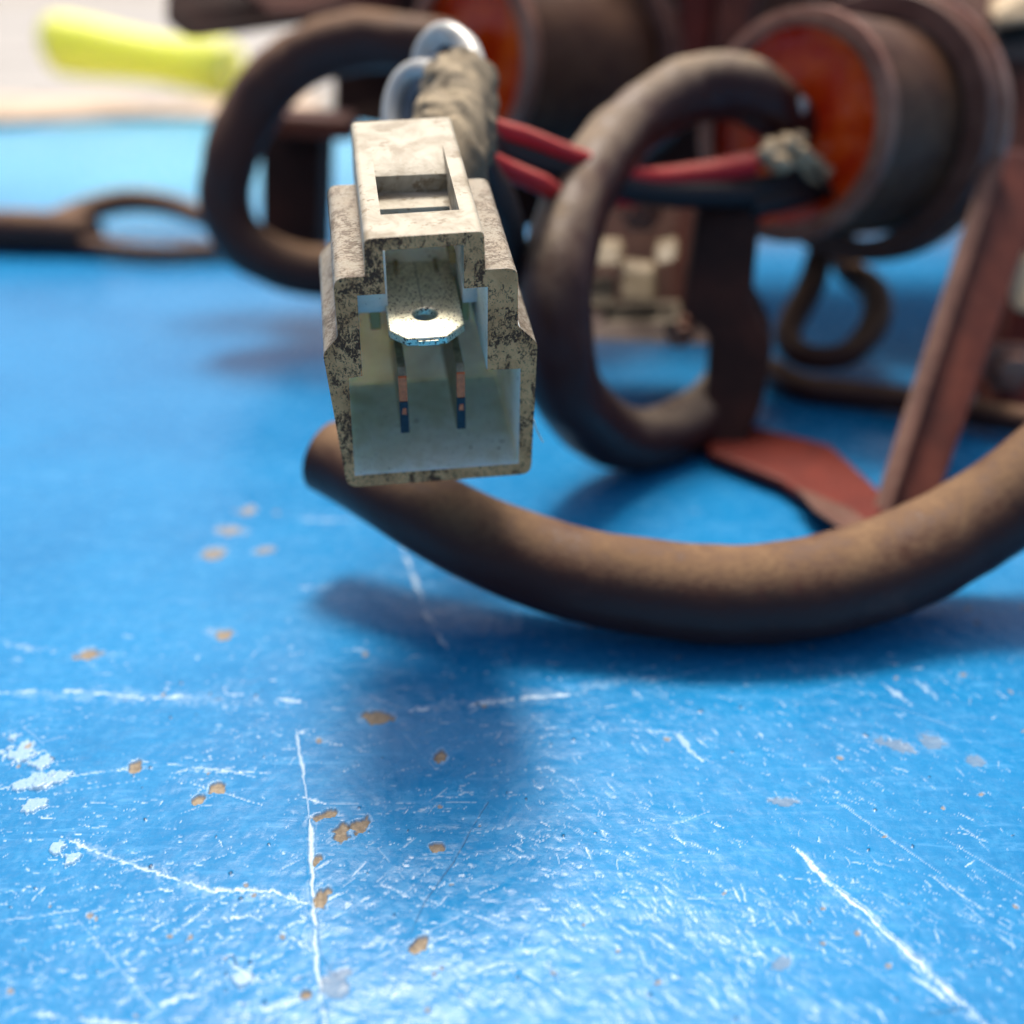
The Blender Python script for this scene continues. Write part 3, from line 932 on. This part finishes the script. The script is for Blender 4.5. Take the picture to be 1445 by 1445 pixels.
coilR = coil('ignition_coil', 'amber filled coil with looped black lead, right of the white connector', cR, 1.52, 2.9,
    [at(1128, 192, 15.9), at(1083, 146, 15.3), at(1035, 124, 15.1), at(960, 134, 14.9), at(880, 190, 14.3), at(818, 280, 13.4), at(788, 380, 12.8), at(785, 480, 12.8), at(805, 560, 13.3), at(850, 606, 14.0), at(905, 620, 14.55), at(965, 602, 15.1), at(1020, 560, 15.9), at(1050, 500, 16.8)],
    [.38, .42, .44, .44, .44, .44, .44, .44, .44, .44, .43, .43, .42, .42], M['lead'])
xR, yR, aR = frame_of(AX)
tube('terminal_wire', [at(1040, 268, 14.9), at(1090, 262, 15.2), at(1150, 252, 15.7)], .16, M['blackwire'], coilR, seg=20)
tube('terminal_wire', [at(1055, 292, 15.0), at(1105, 282, 15.3), at(1160, 268, 15.8)], .17, M['blackwire'], coilR, seg=20)
for k, (a, b, d, s) in enumerate(((1085, 222, 15.0, .17), (1110, 215, 15.1, .2), (1130, 228, 15.2, .2), (1150, 238, 15.4, .17), (1165, 252, 15.5, .12), (1100, 240, 15.0, .18), (1128, 205, 15.3, .13))):
    lump('solder', at(a, b - 10, d - .15), (s * .95, s * .8, s * .75), M['tan'], coilR, 2, .3, k)
lump('resin_drip', at(1075, 305, 15.3), (.2, .2, .12), M['resin'], coilR, 3, .2, 4)
lump('resin_glint', at(1128, 150, 15.2), (.12, .10, .14), M['clearwire'], coilR, 3, .05, 4)  # white lump standing in for a highlight on the resin
for k in range(7):
    tube('strand', [at(1062 + 6 * k, 218 + 5 * k, 14.95), at(1095 + 5 * k, 214 + 9 * (k % 3), 15.05), at(1130 + 4 * k, 232 + 6 * (k % 4), 15.3), at(1165 + 2 * k, 240 + 7 * k, 15.6)], .045, M['tan'] if k % 2 else M['blackwire'], coilR, seg=8, n=5)

cL = at(660, 88, 18.2)
coilL = coil('ignition_coil', 'amber filled coil behind the white connector, its brown lead looping left', cL, 1.52, 4.2,
    [at(640, 70, 18.2), at(585, 62, 18.0), at(500, 58, 18.0), at(420, 86, 18.1), at(362, 145, 18.3), at(328, 220, 18.4), at(318, 290, 18.6), at(345, 345, 18.8), at(410, 378, 19.0), at(480, 385, 19.2), at(560, 370, 19.6)],
    [.42, .44, .46, .46, .46, .46, .45, .44, .44, .44, .44], M['lead2'])

# ------------------------------------------------------------------ the rusty bracket
br = thing('mounting_bracket', 'rusty red-brown metal bracket holding both amber coils above the table', 'bracket', atz(1240, 742, 0))
def hoop(c, r0, r1, depth):
    return lathe('hoop', c, AX, [(0, r0), (0, r1), (.03, r1 + .03), (depth, r1), (depth, r0), (0, r0)], M['rustpink'], br, 72)
hoop(cR + AX * 1.95 + xR * 0.0 , 1.62, 1.93, .4)
lathe('flange', cR + AX * 2.45, AX, [(0, 1.72), (-.08, 1.86), (0, 2.0), (.22, 2.0), (.22, 1.72), (0, 1.72)], M['rim'], br, 72)
hoop(cL + AX * 3.0, 1.62, 1.86, .4)
# slanting strut, foot plate, post
th = Vector((.55, .35, 0))
slab('strut', [at(1410, 215, 16.3), at(1490, 225, 16.6), at(1330, 690, 13.7), at(1228, 744, 13.3)], (.10, .25, .05), M['rust'], br, .06)
slab('strut_edge', [at(1398, 205, 16.0), at(1422, 210, 16.0), at(1252, 742, 13.1), at(1226, 742, 13.1)], (.03, .14, .02), M['rustpink'], br, .04)
slab('foot_plate', [atz(985, 612, .10), atz(1050, 610, .10), atz(1170, 640, .10), atz(1250, 715, .10), atz(1235, 752, .10), atz(1190, 752, .10), atz(1100, 690, .10), atz(1000, 650, .10)], (0, 0, .14), M['rustred'], br, .05)
slab('foot_edge', [atz(1120, 690, .26), atz(1200, 722, .26), atz(1240, 752, .26), atz(1195, 756, .26), atz(1150, 725, .26)], (0, 0, .05), M['rustpink'], br, .02)
slab('post', [at(985, 290, 15.0), at(1075, 290, 15.0), at(1062, 430, 15.0), at(1092, 490, 15.0), at(1078, 570, 15.0), at(1050, 642, 15.0), at(990, 640, 15.0), at(1002, 480, 15.0), at(962, 440, 15.0)], (.1, .7, .2), M['rustdark'], br, .08)
slab('cross_plate', [at(820, 270, 17.2), at(975, 270, 17.2), at(965, 430, 16.9), at(820, 430, 16.9)], (.05, .5, 0), M['rustpink'], br, .08)
slab('cross_plate', [at(955, 285, 16.7), at(1020, 300, 16.7), at(1000, 440, 16.4), at(948, 435, 16.4)], (.1, .4, 0), M['rust'], br, .06)
slab('shelf', [at(820, 462, 16.4), at(1010, 462, 16.4), at(1010, 488, 16.2), at(820, 480, 16.2)], (0, 1.2, .1), M['rustdark'], br, .05)
# upper rails and plates
slab('shade_plate', [(-3.0, 21.8, 7.9), (13.5, 21.8, 7.9), (13.5, 27, 8.2), (-3.0, 27, 8.2)], (0, 0, .25), M['rust'], br, .08)  # unseen plate added overhead to shade the table and coils
slab('rail', [at(232, -30, 20.2), at(640, -60, 20.6), at(640, 36, 20.4), at(470, 30, 20.3), at(330, 50, 20.1), at(262, 58, 20.0), at(228, 30, 20.0)], (.1, 1.0, .1), M['rustdark'], br, .14)
slab('rail', [at(330, -20, 19.6), at(560, -40, 19.8), at(560, 12, 19.7), at(380, 22, 19.5)], (0, .3, 0), M['rust'], br, .08)
slab('web', [at(365, 175, 19.9), at(452, 180, 19.9), at(446, 370, 20.0), at(365, 370, 20.0)], (.2, .8, 0), M['rustdark'], br, .1)
slab('web_flange', [at(378, 160, 19.2), at(500, 168, 19.4), at(500, 200, 19.4), at(385, 196, 19.2)], (0, .7, .05), M['rust'], br, .08)
slab('back_plate', [at(470, 20, 21.5), at(1010, -40, 22.5), at(1010, 300, 22.5), at(690, 330, 21.5), at(700, 200, 21.5), at(470, 170, 21.5)], (0, .5, 0), M['rustdark'], br, .1)
slab('back_plate', [at(960, -40, 19.5), at(1015, -40, 19.5), at(1000, 90, 19.3), at(955, 80, 19.3)], (.2, .6, 0), M['rustred'], br, .08)
slab('back_plate', [at(1015, -40, 19.2), at(1080, -40, 19.2), at(1050, 60, 19.0), at(1005, 80, 19.0)], (.2, .6, 0), M['rust'], br, .08)
slab('back_plate', [at(960, -90, 26.5), at(1560, -90, 26.5), at(1560, 312, 26.5), at(960, 312, 26.5)], (0, .5, 0), M['rustdark'], br, .1)  # made tall to shade the table behind and darken its reflection
slab('top_plate', [at(1195, -30, 18.2), at(1480, -30, 18.2), at(1480, 30, 18.0), at(1390, 38, 17.9), at(1300, 26, 17.9), at(1210, 20, 18.0)], (.1, 1.4, .1), M['rustpink'], br, .1)
slab('side_plate', [at(1400, 120, 18.4), at(1490, 90, 18.4), at(1490, 600, 17.0), at(1300, 600, 16.6), at(1350, 400, 17.4)], (.5, .5, 0), M['rust'], br, .08)
slab('side_plate', [at(1420, 420, 16.6), at(1490, 400, 16.6), at(1490, 600, 16.0), at(1400, 575, 16.0)], (.3, .3, 0), M['rustred'], br, .08)
slab('grey_tab', [at(1285, 40, 19.0), at(1400, 60, 19.0), at(1400, 175, 18.8), at(1330, 110, 18.8)], (.1, .3, 0), M['greysteel'], br, .05)
slab('end_cap', [at(1405, 40, 16.8), at(1480, 30, 16.8), at(1480, 92, 16.6), at(1400, 85, 16.6)], (.2, .8, 0), M['black'], br, .1)
slab('end_cap', [at(1402, 12, 16.6), at(1480, -20, 16.6), at(1480, 28, 16.5), at(1400, 36, 16.5)], (.2, .8, .1), M['tan'], br, .1)
slab('spacer', [at(1420, 370, 15.9), at(1480, 350, 15.9), at(1480, 450, 15.7), at(1425, 440, 15.7)], (.3, .5, 0), M['tan'], br, .1)
for (a, b, w, h, t) in ((850, 362, 58, 30, 0), (838, 418, 60, 34, 6), (900, 402, 52, 48, -6), (905, 448, 110, 18, 4), (940, 360, 34, 24, 10)):
    lg = slab('lug', [at(a - w / 2, b - h / 2 + t * .4, 15.9), at(a + w / 2, b - h / 2 - t * .4, 15.9), at(a + w / 2, b + h / 2 - t * .4, 15.7), at(a - w / 2, b + h / 2 + t * .4, 15.7)], (.05, .35, .05), M['lugmetal'], br, .07)
for (a, b, d, r) in ((905, 300, 16.6, .22), (1350, 560, 15.4, .2), (960, 470, 15.9, .16), (1425, 520, 15.8, .26)):
    c = at(a, b, d)
    lathe('bolt', c, (0, 1, 0), [(-.16, .02), (-.16, r * .9), (-.12, r), (0, r), (0, r * 1.5), (.05, r * 1.5), (.3, r * 1.3), (.3, .02)], M['rim'], br, 6, 20)

# ------------------------------------------------------------------ small wires behind
w1 = tube('thin_cable', [at(1165, 330, 18.6), at(1145, 400, 18.2), at(1112, 470, 17.6), at(1135, 502, 17.2), at(1195, 500, 17.0), at(1235, 455, 17.4), at(1232, 410, 18.0), at(1192, 372, 18.8), at(1190, 320, 19.6)], [.22, .24, .22, .2, .2, .24, .24, .22, .22], M['lead2'], None, seg=18)
tag(w1, 'dusty brown thin cable looped under the right coil', 'cable')
w2 = tube('thin_cable', [atz(1085, 520, .25), atz(1130, 545, .22), atz(1200, 555, .22), atz(1300, 568, .25), atz(1420, 590, .3), atz(1500, 600, .4)], .2, M['lead2'], None, seg=18)
tag(w2, 'straight brown thin cable lying on the table behind the slanting strut', 'cable')

# ------------------------------------------------------------------ cable with forked end on the left
fk = thing('forked_cable', 'brown dusty cable splitting into two strands at the left edge', 'cable', atz(0, 325, 0))
tube('outer_sheath', [atz(-900, 300, .48), atz(-400, 336, .48), atz(-60, 326, .47), atz(40, 326, .47), atz(112, 330, .44), atz(128, 333, .42)], [.48, .48, .48, .48, .46, .40], M['lead2'], fk, seg=28)
tube('strand', [atz(70, 318, .5), atz(125, 296, .62), atz(180, 284, .72), atz(240, 290, .66), atz(300, 312, .5), atz(360, 335, .4)], [.30, .30, .30, .28, .26, .26], M['lead2'], fk, seg=22)
tube('strand', [atz(75, 334, .35), atz(140, 348, .26), atz(220, 356, .24), atz(300, 354, .24), atz(370, 350, .3)], [.24, .2, .19, .19, .19], M['lead2'], fk, seg=20)
